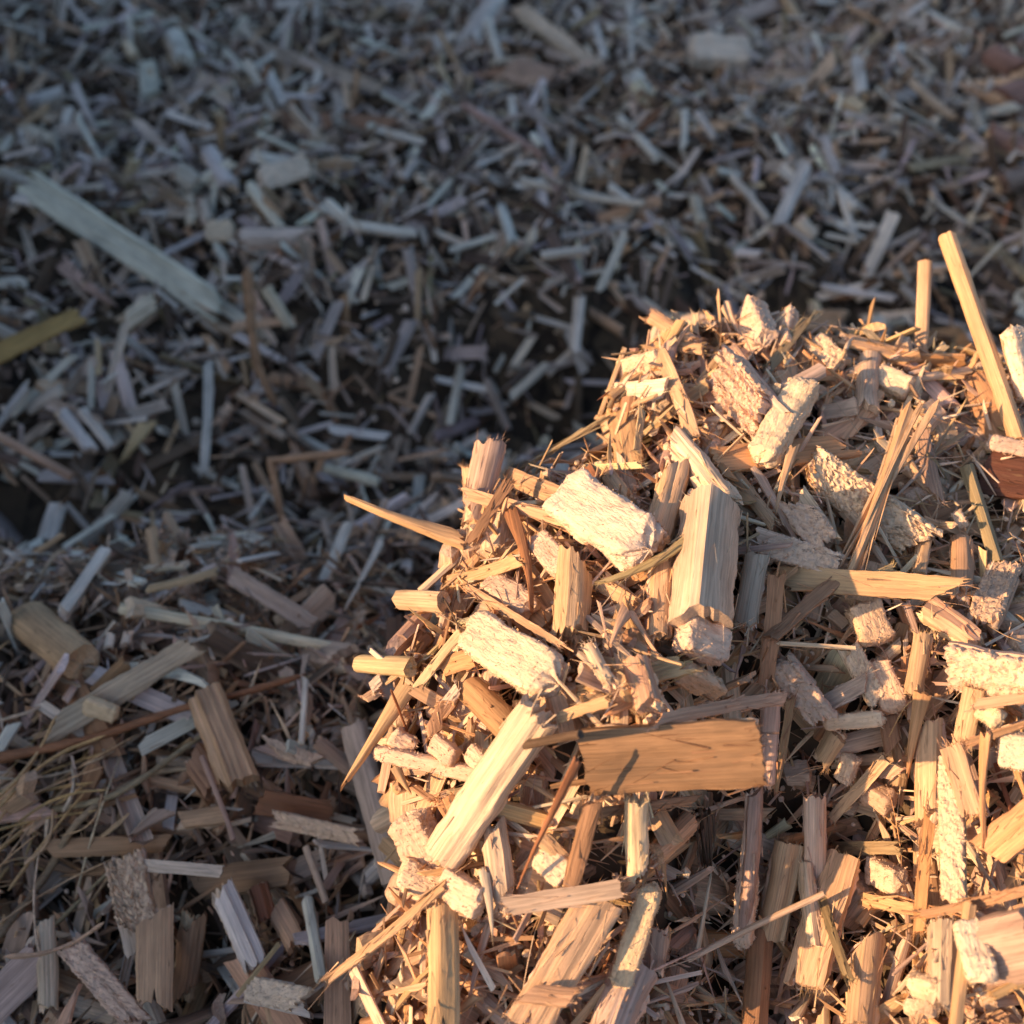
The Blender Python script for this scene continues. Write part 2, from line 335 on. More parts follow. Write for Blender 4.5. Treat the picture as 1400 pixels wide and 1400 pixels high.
HEAP_ROWS = """
k 1265 357 1258 505 19 tan 0 d=.190 f | ribbed tan stick standing upright on the crest of the sunlit heap
k 1294 322 1392 602 23 gold 0 d1=.186 d2=.174 f | long golden stick leaning out from the crest, tallest piece on the heap
b 1384 450 1408 548 30 white 3 d=.178 | white pithy piece standing at the right edge beside the leaning golden stick
s 1322 512 1385 615 40 brown 2 | dull brown strip lying in shade under the leaning golden stick
k 1225 521 1326 506 13 cream 5 | pale thin twig lying level across the foot of the upright ribbed stick
b 1198 512 1244 532 30 cream 4 | cream fuzzy knob at the left end of the pale level twig
h 1190 488 1186 565 31 pink 4 | short barrel-shaped pinkish piece standing just below the crest, left of the upright stick
s 1146 462 1246 492 26 gold 5 | curved golden strip on the crest that ends against the upright stick
s 1250 462 1316 452 14 brown 3 | thin brown strip along the crest between the upright and the leaning stick
s 1302 468 1340 470 26 orange 3 | small orange box-shaped strip at the foot of the leaning golden stick
p 1098 438 1160 440 30 cream 6 | cream ragged-topped flake on the crest, right of the two fuzzy-topped chips
p 1108 465 1150 505 34 cream 4 | sunlit cream flake leaning below the crest flake
b 1022 424 1042 472 44 pink 6 | larger of two fuzzy-topped chips poking up at the middle of the crest
b 1076 428 1070 476 28 pink 6 | smaller of two fuzzy-topped chips poking up at the middle of the crest
s 1112 424 1048 508 13 olive 8 | thin olive tan stick slanting down from the crest between the fuzzy-topped chips
n 981 394 986 482 5 gold 4 d=.188 | finest needle standing straight up at the left end of the crest
n 966 420 984 470 13 gold 4 d=.189 | golden blade beside the fine standing needle
n 989 412 1016 462 16 cream 5 d=.189 | cream pointed splinter leaning left just right of the standing needle
s 950 428 952 468 9 cream 5 d=.189 | small upright cream slat on the left part of the crest
h 890 432 950 470 20 tan 5 | tan piece at the far upper left corner of the crest
b 908 436 968 446 22 cream 3 | fuzzy cream ridge along the upper left of the crest
s 880 468 962 478 16 gold 6 | level golden strip under the upper left corner of the crest
b 848 508 905 494 32 cream 4 | crumbly cream lump on the left shoulder of the heap, above the brightest strip
s 842 536 914 530 26 white 7 | brightest cream strip, lying level on the left shoulder of the heap
s 900 478 948 600 22 tan 9 | tan square-edged strip slanting down the left shoulder into the cream log
h 918 600 995 694 40 cream 9 | square-cut cream log slanting down right below the tan shoulder strip
p 982 498 1064 588 62 pink 9 | large pale wedge chip with a crumbly left edge near the crest
b 1102 524 1040 628 40 cream 12 | rough fuzzy cream rod slanting over the large pale wedge
k 1046 546 1122 506 23 pink 11 | pinkish twig with a round hollow end, above the fuzzy rod
s 972 630 1172 608 40 orange 7 | orange tan flat strip passing behind the fuzzy cream rod
n 1086 606 1060 702 15 tan 13 | ribbed sliver with a sunlit lower half hanging below the fuzzy rod
p 1100 632 1272 752 58 cream 5 | longest broad cream chip, running behind the frayed bundle
p 1080 678 1132 750 46 cream 8 | squarish cream flake left of the frayed bundle
p 1028 738 1152 776 38 cream 6 | tapering cream chip pointing right into the foot of the frayed bundle
u 1246 552 1152 812 46 tan 16 | frayed orange brown splinter bundle with split hair-like lower end
s 1062 790 1328 808 34 gold 9 d1=.1605 d2=.150 | straight golden rectangular strip lying level behind the frayed bundle
h 1314 736 1314 826 30 tan 5 | ribbed tan block standing behind the right end of the golden rectangular strip
b 1178 826 1200 880 44 tan 6 | dusty tan cube hanging under the golden rectangular strip
p 1296 908 1420 930 64 pink 13 | thick pinkish chip with a crumbly left end at the right edge
h 1258 826 1346 886 36 tan 6 | tan chip sloping down right under the right end of the golden rectangular strip
p 1376 776 1342 860 46 mauve 6 | dull mauve slab with a split, near the right edge
s 1336 640 1420 655 70 redbrown 6 | dark rust red curved bark piece at the right edge
b 1352 604 1412 616 20 pink 11 | small pink block resting on top of the dark rust bark
k 1322 638 1364 770 20 olive 6 | olive brown stick leaning in shade left of the dark rust bark
s 1258 590 1282 692 22 mauve 7 | greyish strip right of the frayed bundle, pointing down
n 1228 622 1290 690 26 tan 4 | tan sliver lying behind the greyish strip right of the frayed bundle
b 1306 700 1318 720 13 cream 7 | tiny rounded cream bead in the shade right of the frayed bundle
s 1152 786 1050 876 21 brown 11 | brown ribbed stick slanting down left from the foot of the frayed bundle
k 1058 879 1170 886 7 cream 12 | thin pale straw lying level with a sunlit right tip
s 1062 782 1046 940 22 orange 10 | tall orange brown slat standing right of the biggest upright chunk
h 1036 758 1018 858 32 grey 7 | grey grooved chip between the biggest upright chunk and the orange slat
h 972 694 954 872 84 cream 13 arc=.60 f | biggest chunky upright chip, bright left face and shaded right face
b 930 862 990 886 50 cream 13 | knobbly crumbling foot of the biggest upright chunk
h 926 628 896 740 40 tan 8 | grooved tan chip upright between the lumpy pith chunk and the cream log
b 772 676 884 748 72 white 13 | large lumpy white pith chunk in the upper middle of the heap
h 786 752 778 880 50 tan 8 | half-round tan chip standing below the lumpy pith chunk
h 906 772 900 876 32 tan 5 | narrow half-round chip left of the biggest upright chunk
s 972 706 816 800 15 olive 16 sb=.08 | twisted olive bark ribbon crossing in front of the lumpy pith chunk
s 806 640 882 635 10 yellow 8 | small straight yellow sliver lying level above the lumpy pith chunk
s 878 556 870 620 11 yellow 9 | short upright yellow sliver on the left shoulder
s 846 556 862 650 40 gold 0 | broad golden shell under the yellow slivers of the left shoulder
n 800 640 840 690 22 rust 6 | rust brown wedge above the lumpy pith chunk
h 830 648 858 690 26 tan 6 | small tan chip between the lumpy pith chunk and the rust wedge
s 690 648 800 690 26 tan 8 | tan strip slanting right toward the lumpy pith chunk
u 836 566 712 642 14 olive 4 d=.179 | wispy olive ribbon bridging the notch at the left rim
h 672 604 644 722 42 mauve 4 d1=.176 d2=.171 | brown bark chip standing tall at the left rim
s 638 638 640 702 16 tan 3 d=.176 | short slat behind the tall bark chip of the left rim
s 630 672 832 730 18 tan 9 d1=.170 d2=.160 | long thin tan sliver crossing the tall bark chip
s 698 654 640 748 15 brown 11 d1=.167 d2=.165 | ribbed brown stick slanting over the tall bark chip
n 640 742 470 680 26 gold 2 d1=.169 d2=.172 | pointed golden splinter poking far out to the left
s 690 690 596 812 52 gold 5 | broad golden flake fanning down the left rim
s 610 796 716 764 19 gold 10 | golden slat resting on the broad golden flake
n 696 694 728 836 20 rust 12 | rust pointed splinter hanging down beside the lumpy pith chunk
b 734 738 772 780 32 pink 7 | small crumbly pink lump left of the half-round tan chip
b 668 796 726 834 34 pink 6 | rounded pink lump above the ridged white block
s 636 800 770 884 11 tan 11 | thin tan lath running along the top of the ridged white block
b 646 862 758 932 60 white 13 | sunlit ridged white block, brightest piece on the left of the heap
k 606 822 546 819 28 yellow 2 d1=.163 d2=.169 | upper of two pale round pegs poking out of the left rim
k 562 912 490 907 28 yellow 2 d1=.158 d2=.165 | lower of two pale round pegs poking out of the left rim
n 604 812 642 892 4 dark 12 | fine dark needle on the sunlit left flank
s 606 806 540 906 56 gold 6 | wide golden flake between the two round pegs
s 632 862 566 946 15 yellow 10 | yellow slat slanting across the wide golden flake
s 598 914 648 898 28 orange 9 | small orange square left of the ridged white block
n 566 924 468 1078 27 gold 6 d1=.159 d2=.156 | long golden splinter pointing down left over the rim, bent at its tip
s 506 942 522 926 15 white 8 d=.161 | tiny white glossy flake below the lower round peg
s 610 962 628 938 16 white 11 | tiny white glossy flake left of the brown slab
s 494 958 520 944 24 mauve 3 d=.162 | mauve scale hanging at the rim under the lower round peg
h 636 936 704 1004 40 brown 8 | brown slab with pale crust above the long rounded chip
s 590 960 596 1010 22 gold 7 | upright golden slat above the crumbly ridge
b 514 1028 664 1062 20 pink 8 d1=.157 d2=.150 | crumbly pink ridge running from the rim to the long rounded chip
b 536 1004 566 1026 26 pink 7 d=.157 | pink crumb at the rim end of the crumbly ridge
b 592 1014 622 1038 26 pink 8 | pink crumb in the middle of the crumbly ridge
b 642 1026 668 1050 24 pink 8 | pink crumb at the long chip end of the crumbly ridge
n 540 1046 562 1086 16 gold 4 d=.156 | short golden sliver hanging under the crumbly ridge
h 742 966 604 1172 58 cream 13 | long rounded cream chip slanting down left, most prominent of the lower left heap
k 664 1030 794 1004 13 dark 19 | dark weathered twig lying across the long rounded cream chip
b 556 1116 600 1196 54 pink 6 d=.151 | pink crumbly slab at the rim under the long rounded chip
b 548 1190 604 1214 38 cream 8 d=.149 | cream crumbly lump at the rim below the pink slab
s 608 1092 626 1128 26 orange 5 | small orange block left of the long rounded chip
s 612 1206 440 1346 16 tan 9 d1=.143 d2=.146 | tan lath sticking out to the lower left and casting a crossing shadow
h 604 1236 606 1420 44 gold 9 | smooth golden half-round chip standing at the bottom edge
b 606 1204 660 1238 40 pink 9 | pink block on top of the smooth golden half-round chip
h 672 1116 690 1250 36 pink 7 | pinkish slab standing right of the long rounded chip
n 660 1186 676 1296 16 white 11 | narrow bright white sliver along the pinkish slab
s 686 1240 850 1214 26 pink 13 | level pinkish stick with square right end in the lower heap
g 824 1226 716 1410 62 tan 8 | wide ribbed tan split chip leaning below the level pinkish stick
s 710 1356 792 1366 28 tan 14 | short tan block lying across the wide ribbed split chip
b 892 1212 846 1352 30 yellow 10 | yellowish pithy stick standing in the shaded lower middle
h 870 1088 872 1200 33 cream 8 | bright cream chip hanging under the broad brown plank
g 796 1042 1044 1028 94 bark 17 d1=.1395 d2=.1335 | broad brown plank, widest piece on the heap
s 886 988 1078 954 18 tan 14 | pale stick along the top edge of the broad brown plank
s 746 966 948 904 30 gold 14 | ribbed golden brown strip rising right to the foot of the biggest upright chunk
h 1056 942 1046 1078 26 pink 12 | pinkish grey rod against the right end of the broad brown plank
s 1082 950 1058 1084 11 brown 13 | thin brown slat right of the grey rod
n 792 1036 706 1214 14 rust 15 | dark rust splinter slanting down left from the broad brown plank
h 812 1088 776 1224 26 brown 10 | brown slat hanging from the left end of the broad brown plank
s 812 1112 960 1092 13 brown 13 | narrow brown lath just under the broad brown plank
h 944 1122 894 1170 32 tan 6 | small tan barrel in the shade below the broad brown plank
u 962 1100 966 1188 34 dark 8 | dark splinter bundle with two sunlit tips below the broad brown plank
h 1034 1070 1014 1292 22 mauve 9 | tall mauve rod standing below the grey rod
b 1024 1190 1014 1294 26 cream 10 | fuzzy cream lower part beside the tall mauve rod
k 940 1312 1126 1222 9 cream 15 | thin pale bent twig in front of the shaded lower middle
h 1113 1084 1112 1222 29 pink 9 | pinkish lavender rod with rough edge, upright in the shaded hollow
h 1080 1152 1052 1290 38 tan 8 | tan grooved chip left of the pinkish lavender rod
g 1150 1166 1098 1352 58 tan 10 | wide split tan chip with bright tips leaning in the lower middle
h 1098 1174 1112 1296 23 cream 12 | narrow cream chip with fuzzy foot before the wide split chip
s 1122 1222 1162 1342 13 olive 15 | dark olive lath crossing the wide split chip
h 1190 1276 1176 1410 36 tan 9 | tan upright chip at the bottom edge right of the wide split chip
s 1176 1228 1262 1246 17 gold 10 | short sunlit gold strip in the lower right
s 1272 1108 1256 1280 16 orange 13 | slim orange stick standing in the lower right
p 1300 1034 1304 1256 34 cream 10 | tall cream sunlit chip standing in the lower right
g 1300 1018 1330 1116 32 tan 14 | tan wedge leaning on the tall cream sunlit chip
n 1348 1000 1346 1160 15 orange 15 | orange pointed splinter right of the tan wedge
s 1344 1172 1420 1110 52 orange 15 | bright orange curved flake at the right edge
n 1262 946 1240 1062 22 orange 14 | shredded orange strip with torn top in the right middle
h 1270 978 1268 1136 38 tan 9 | tan ribbed chip behind the shredded orange strip
g 1332 940 1314 1026 28 tan 11 | tan board under the thick pinkish chip
s 1326 964 1420 950 14 tan 17 | level tan lath just under the thick pinkish chip
s 1322 1016 1420 984 10 brown 17 | thin brown lath rising to the right edge
b 1366 1022 1420 1030 44 white 12 | fluffy white lump at the right edge
b 1340 968 1368 986 26 yellow 10 | small yellow sunlit block under the thick pinkish chip
h 1420 1288 1334 1306 98 mauve 15 | big pinkish slab with crumbly white end in the lower right corner
b 1322 1262 1344 1340 36 white 17 | crumbly white end of the big pinkish corner slab
k 1326 1236 1304 1420 20 gold 19 | golden stick standing in front of the big pinkish corner slab
s 1256 1252 1420 1212 13 brown 20 | long brown lath lying over the big pinkish corner slab
h 1288 1262 1286 1384 38 pink 12 | pink upright chip left of the golden corner stick
b 1246 1346 1284 1352 28 cream 12 | small cream stub at the foot of the pink upright chip
s 1420 1330 1356 1362 14 gold 14 | gold lath under the big pinkish corner slab
h 1262 866 1248 952 24 tan 9 | narrow tan chip standing left of the thick pinkish chip
b 1198 906 1226 972 34 tan 7 | tan crumbly lump in the right middle, below the dusty cube
p 1158 882 1204 964 30 cream 8 | cream flake in the right middle below the thin pale straw
s 1104 974 1192 928 24 pink 9 | pinkish slat with sunlit middle, below the cream flake
b 1128 988 1208 982 20 cream 11 | crumbly cream finger lying level right of the brown plank
p 1058 896 1132 984 42 grey 8 | grey speckled slab right of the biggest upright chunk's foot
h 1148 998 1120 1044 28 tan 7 | short split tan chip under the crumbly cream finger
b 1164 1032 1152 1068 24 cream 6 | small cream block in the dark hollow
s 1212 1036 1136 1120 15 tan 8 | tan stick slanting down left in the dark hollow
s 1214 976 1222 1036 26 brown 7 | brown bud-shaped piece above the dark hollow
b 1178 1076 1220 1102 30 brown 6 | folded brown lump in the dark hollow
s 1232 1044 1204 1066 16 pink 7 | small pinkish scrap at the right of the dark hollow
s 1140 1160 1236 1160 18 olive 5 | level olive strip at the bottom of the dark hollow
b 1192 1188 1232 1208 34 pink 6 | pink speckled lump below the dark hollow
h 896 1262 890 1336 42 mauve 6 | mauve chip right of the yellowish pithy stick
h 872 1316 830 1420 62 grey 7 | wide grey chip at the bottom edge below the yellowish pithy stick
k 1040 1276 1030 1420 34 brown 7 | dull brown pole at the bottom edge
s 736 1140 806 1206 24 tan 8 | tan slat slanting down right to the level pinkish stick
b 740 1164 776 1200 40 cream 7 | rounded cream crumb above the level pinkish stick
s 880 846 940 842 15 tan 5 | level tan scrap at the left foot of the biggest upright chunk
n 860 826 834 884 18 tan 7 | tan sliver in the gap below the twisted olive ribbon
n 862 836 902 900 12 tan 8 | thin tan sliver crossing the gap below the twisted olive ribbon
s 806 790 868 826 22 gold 4 | gold scrap under the twisted olive ribbon
h 806 884 838 940 20 cream 9 | cream stick below the half-round tan chip
n 790 892 826 930 10 grey 9 | grey splinter left of the cream stick below the half-round chip
h 868 900 888 970 38 tan 6 | tan chip behind the ribbed golden brown strip
b 930 918 982 946 30 cream 8 | sunlit cream nub under the foot of the biggest upright chunk
s 762 982 838 956 16 gold 10 | gold scrap under the left end of the ribbed golden brown strip
h 996 640 1060 720 20 tan 4 | dark-edged tan stick in shade below the orange tan strip
n 1150 690 1216 780 24 cream 5 | cream splinter behind the lower frayed bundle
h 1266 718 1256 786 18 tan 6 | slim tan peg above the right half of the golden rectangular strip
s 1190 790 1222 776 14 yellow 12 | yellow crumb sitting on the golden rectangular strip
p 1360 536 1408 640 34 brown 2 | shaded brown slab behind the leaning golden stick's lower end
"""
BED_ROWS = """
g 30 246 306 426 44 bone 13 | large pale weathered plank, biggest piece on the shaded bed
s -20 492 112 430 30 stalk 16 | olive yellow blade entering at the left edge
s 285 494 278 652 13 pale 9 | thin pale slat standing upright in the dark hollow on the left
k 164 832 456 886 17 white 8 | long thin white stick lying on the near shaded bank
k 40 848 112 906 60 tan 4 | fat round-ended tan stub at the left edge of the near bank
s 40 1016 274 876 36 grey 9 | broad grey brown blade behind the rusty grass blade
h 165 446 216 410 26 white 6 | white rod just below the large pale plank
h 328 326 432 324 24 pale 6 | pale level rod right of the large pale plank
b 356 248 420 226 30 pale 7 | chunky pale barrel upper left, pointing up right
b 282 318 320 316 26 white 6 | small white oval crumb left of the pale level rod
h 202 88 206 142 26 pale 6 | pale upright chip in the upper left
h 234 42 252 86 26 pale 6 | pale chip above the upper left upright one
h 266 48 284 86 12 pale 6 | slim pale chip beside the two uppermost left ones
h 284 206 314 256 24 pale 7 | pale chip leaning left of the chunky barrel
s 268 188 382 158 16 tan 7 | tan lath ending at the dark brown board
g 385 166 546 172 28 brown 6 | dark brown board lying level in the upper left
s 342 62 522 122 20 grey 7 | long grey lath slanting down right near the top left
n 98 110 144 200 14 pale 10 | pale split blade standing in the upper left
s 122 180 112 270 9 tan 8 | thin tan upright at the foot of the pale split blade
h 240 232 268 252 28 pale 6 | short pale stub left of the leaning chip
h 258 268 262 306 14 white 6 | left of two tiny white upright pegs
h 278 270 284 306 14 white 6 | right of two tiny white upright pegs
k 112 40 210 18 9 pale 8 | thin pale twig near the top left corner
b 34 178 66 196 26 white 6 | small white lump near the left edge
h 36 142 88 126 20 pale 6 | pale rod at the left edge in the upper bed
h 362 392 398 450 16 white 7 | white slip right of the large pale plank's lower end
k 172 60 184 78 16 cream 6 | tiny cream bead in the upper left
n 350 262 392 300 14 tan 7 | thin tan splinter below the chunky barrel
n 80 356 160 420 24 pink 7 | pinkish blade below the large pale plank
h 636 66 684 -10 32 pale 9 | thick pale chip leaning up at the top edge
h 556 24 594 -12 40 pale 7 | square pale chip cut by the top edge, left of the thick leaning one
p 708 14 818 98 22 pale 8 | broad pale strip slanting down right at the top middle
h 586 66 622 50 22 pale 6 | pale chip under the thick leaning chip
k 860 6 864 104 9 pale 8 | slim pale upright stalk at the top middle
h 812 36 826 84 14 pale 7 | pale upright chip left of the slim stalk
k 712 246 880 278 13 pale 9 | long pale twig lying nearly level in the middle of the bed
k 634 144 742 214 13 mauve 8 | mauve twig slanting down right in the middle of the bed
k 848 162 898 216 12 pale 8 | pale twig slanting down right of the mauve one
h 868 114 886 136 22 white 7 | small white square chip below the slim stalk
g 690 92 756 112 36 mauve 6 | mauve ragged slab in the upper middle
h 684 280 702 336 14 pale 7 | pale upright peg below the left end of the long level twig
h 738 350 808 342 12 pale 8 | pale level stick below the long level twig
h 484 308 570 318 15 pale 7 | pale level stick in the middle left of the bed
h 744 70 840 100 12 grey 6 | grey lath alongside the broad pale strip
h 572 240 586 262 12 white 7 | tiny white peg in the middle of the bed
h 550 246 570 220 12 pale 7 | pale peg beside the tiny white peg
k 1072 -8 1142 106 17 tan 9 | tan stick slanting down from the top edge on the right
g 962 38 1066 2 26 grey 8 | grey board at the top edge left of the tan slanting stick
b 944 70 1024 76 44 pale 8 | pale ragged clump at the top right of the middle
k 1036 136 1074 72 11 tan 9 | thin tan twig below the tan slanting stick
h 1172 78 1178 132 18 pale 7 | pale upright chip in the upper right
h 1126 186 1146 242 14 pale 7 | pale upright sliver in the right of the bed
k 1070 262 1128 238 10 pale 8 | small pale level twig in the right of the bed
h 1128 244 1172 288 15 pale 7 | pale chip slanting down right of the small level twig
h 1210 162 1238 164 16 pale 7 | small pale level chip in the upper right
h 1244 110 1308 164 12 grey 7 | grey twig in the upper right
b 1154 138 1178 152 20 yellow 6 | yellowish crumb under the pale upright chip of the upper right
h 1264 18 1330 50 14 pale 7 | pale twig pointing left near the top right corner
s 1240 230 1320 216 14 olive 7 | olive level slip in the right of the bed
s 1352 336 1420 392 16 olive 9 | olive blade at the right edge above the heap
h 1090 300 1112 326 22 white 7 | white nub in the bed above the heap's crest
h 950 270 960 308 16 white 7 | white upright nub left of the white nub above the crest
h 936 150 934 206 10 pale 7 | slim pale upright in the middle of the bed above the crest
k 1000 240 1050 300 12 pale 8 | curved pale twig above the left end of the crest
h 1004 345 1045 348 12 pale 7 | small pale level peg just above the crest
g 212 1236 211 1388 50 tan 12 | ribbed tan block standing in the lower left corner
h 264 1246 248 1374 36 brown 8 | brown upright chip directly right of the ribbed tan block
p 170 1166 198 1304 54 pink 10 | fuzzy pinkish chip leaning above the ribbed tan block
s 188 1182 306 1192 17 white 12 | white flat sliver lying level on the near bank
h 62 1254 66 1384 27 cream 9 | cream-edged chip standing near the lower left corner
p 92 1288 196 1408 36 pink 9 | pinkish fuzzy chip slanting along the bottom left
h 300 1208 352 1324 34 pale 10 | pale notched chip leaning right of the ribbed tan block
p 370 1118 498 1146 24 pink 10 | pinkish level chip in the middle of the near bank
s 350 1094 456 1114 36 rust 7 | rust brown angular piece behind the pinkish level chip
h 278 946 330 1078 50 tan 8 | wide tan chip leaning in the middle of the near bank
p 352 1016 440 1046 22 pink 8 | pinkish stub right of the wide leaning tan chip
k 484 992 540 1206 38 grey 11 | smooth olive pole leaning against the foot of the sunlit heap
p 340 1352 432 1372 36 pale 9 | pale chip with a scooped side at the bottom, left of the heap
h 420 1230 440 1344 17 pale 9 | narrow pale slip near the foot of the heap
h 352 1208 366 1260 26 rust 8 | rust chip right of the pale notched chip
h 376 1238 408 1296 30 tan 7 | rounded tan chip under the narrow pale slip
h 242 1122 314 1112 26 tan 7 | small tan block in the middle of the near bank
n 232 1104 176 1146 26 pink 7 | pinkish leaf-shaped flake over the brown flat stem
s 60 1160 236 1152 26 brown 7 | brown flat stem lying level in the lower left
n 82 1410 110 1346 22 tan 12 | pointed tan stake at the bottom left
g -20 1384 62 1304 54 grey 8 | grey grooved board in the lower left corner
k 418 1158 446 1234 11 pink 9 | thin pinkish twig on the near bank by the heap
h 300 1080 262 1030 40 brown 4 | brown shaded chip behind the small tan block
k 382 1290 324 1362 7 olive 14 | thin olive twig near the bottom, left of the scooped chip
k 418 930 412 1016 8 pale 9 | thin pale twig hanging by the middle of the near bank
h 432 1012 486 1058 20 mauve 7 | mauve chip at the foot of the smooth olive pole
k 276 1034 320 1148 8 mauve 12 | thin mauve splinter standing in the middle of the near bank
h 40 560 86 532 17 white 7 | white rod near the left edge over the dark hollow
k -10 592 98 652 13 tan 8 | tan twig at the left edge over the dark hollow
h 82 560 126 618 17 pale 7 | pale chip right of the white rod
k 112 560 152 612 14 pale 7 | pale twig next to the pale chip in the hollow
n 206 572 166 634 22 yellow 7 | yellowish torn flake in the dark hollow
h 80 690 64 740 24 pale 6 | dim pale chip low in the hollow at the left
n 522 738 470 836 11 pale 10 | narrow pale splinter standing on the near bank beside the heap
s 312 784 428 856 26 grey 8 | grey slat slanting on the near bank above the long white stick
s 100 752 196 800 16 pale 8 | pale splintered slat on the rim of the hollow
h 148 886 152 866 12 white 8 | left of two white specks beside the fat tan stub
h 170 884 176 862 12 white 8 | right of two white specks beside the fat tan stub
s 300 780 200 806 12 yellow 8 | yellow lath on the near bank behind the long white stick
k 206 762 208 700 7 tan 9 | thin tan splinter standing on the rim of the hollow
h 392 600 330 560 12 grey 6 | grey twig right of the upright slat in the hollow
h 440 640 520 660 14 pale 7 | pale twig right of the bent straw
b 116 962 160 978 22 yellow 8 | yellow crumb under the broad grey brown blade
h 480 900 420 890 40 grey 5 | wide grey flake between the long white stick and the heap
h 1352 74 1404 100 30 ruddy 14 | topmost of four rust red blurred chips down the upper right edge
h 1362 136 1424 120 34 ruddy 14 | second from top of four rust red blurred chips down the upper right edge
h 1350 180 1412 208 30 ruddy 14 | third from top of four rust red blurred chips down the upper right edge
h 1366 252 1424 232 28 ruddy 14 | lowest of four rust red blurred chips down the upper right edge
"""
CURVES = """
straw 480 618 370 630 392 740 |7 tan 9 | tan straw bent in an L shape in front of the hollow
straw 338 366 344 450 352 500 378 556 |8 brown 9 | curled brown straw right of the large pale plank
grass_blade -20 1040 120 1010 260 965 340 945 418 922 |7 rust 14 | long rusty grass blade sweeping across the near bank
grass_blade 60 1110 160 1085 270 1010 360 950 |5 olive 10 | olive grass blade under the long rusty one
grass_blade -10 1290 60 1200 110 1120 200 1060 280 1050 |6 olive 9 | curved olive stem arching over the lower left
grass_blade 10 1330 90 1250 150 1190 |4 olive 9 | short olive stem in the lower left tangle
fibre_thread 1150 494 1166 462 1190 447 1222 452 |4 cream 8 | cream thread arching over the crest of the heap
fibre_thread 1216 612 1240 622 1290 626 1330 622 |1.6 tan 12 | fine tan thread running right from the frayed bundle
fibre_thread 998 412 1008 410 1020 414 1022 424 |2 tan 9 | tiny curled thread at the left end of the crest
fibre_thread 1068 480 1078 500 1070 512 1056 518 |2 cream 12 | small curled cream thread above the hollow twig
fibre_thread 740 690 742 730 |2 cream 10 | hair-like fibre beside the rust pointed splinter
fibre_thread 890 1328 930 1310 960 1296 |4 cream 16 | short pale branch below the thin bent twig
fibre_thread 1228 1225 1270 1238 1340 1262 |3.5 orange 18 | frayed orange fibre across the lower right
fibre_thread 1215 1008 1238 966 1262 950 |2 orange 16 | dark fibre curling by the shredded orange strip
fibre_thread 1188 1228 1206 1240 1226 1262 1200 1330 |3 brown 12 | thin brown stalk hanging in the lower right
"""

# ------------------------------------------------------------------ placing single chips
PX = TANH / 700.0
NAMES = {'h': ('wood_chip', 'wood chip'), 'p': ('wood_chip', 'wood chip'), 'g': ('wood_plank', 'wood chip'), 's': ('wood_strip', 'wood strip'),
         'n': ('splinter', 'splinter'), 'k': ('wood_stick', 'stick'), 'b': ('pith_chunk', 'pith chunk'), 'u': ('splinter_bundle', 'splinter bundle')}
def frame(p1, p2, nrm, roll):
    x = p2 - p1; L = np.linalg.norm(x); x = x / L
    z = nrm - x * (nrm @ x); z /= np.linalg.norm(z); y = np.cross(z, x)
    c, s = math.cos(roll), math.sin(roll)
    y, z = y * c + z * s, z * c - y * s
    return x, y, z, L
def set_frame(o, x, y, z, c):
    m = np.eye(4); m[:3, 0], m[:3, 1], m[:3, 2], m[:3, 3] = x, y, z, c
    from mathutils import Matrix
    o.matrix_world = Matrix(m.tolist())
def colour(r, tone, V, pithy=None):
    base = np.array(TONES[tone]) * (1 + .07 * r.normal()) * (1 + .03 * r.normal(size=3))
    return np.clip(np.broadcast_to(base, (len(V), 3)), .02, .9)
def add(name, V, F, r, tone, mat=None, parent=None, smooth=38, col=None):
    me = mesh_np(name, V, F, mat or M_WOOD, colour(r, tone, V) if col is None else col, V + r.random(3) * 3.0, smooth)
    return link(name, me, parent)
def pith_tone(r): return PITH_C * (1 + .05 * r.normal()) * np.array([1, 1 + .02 * r.normal(), 1 + .05 * r.normal()])

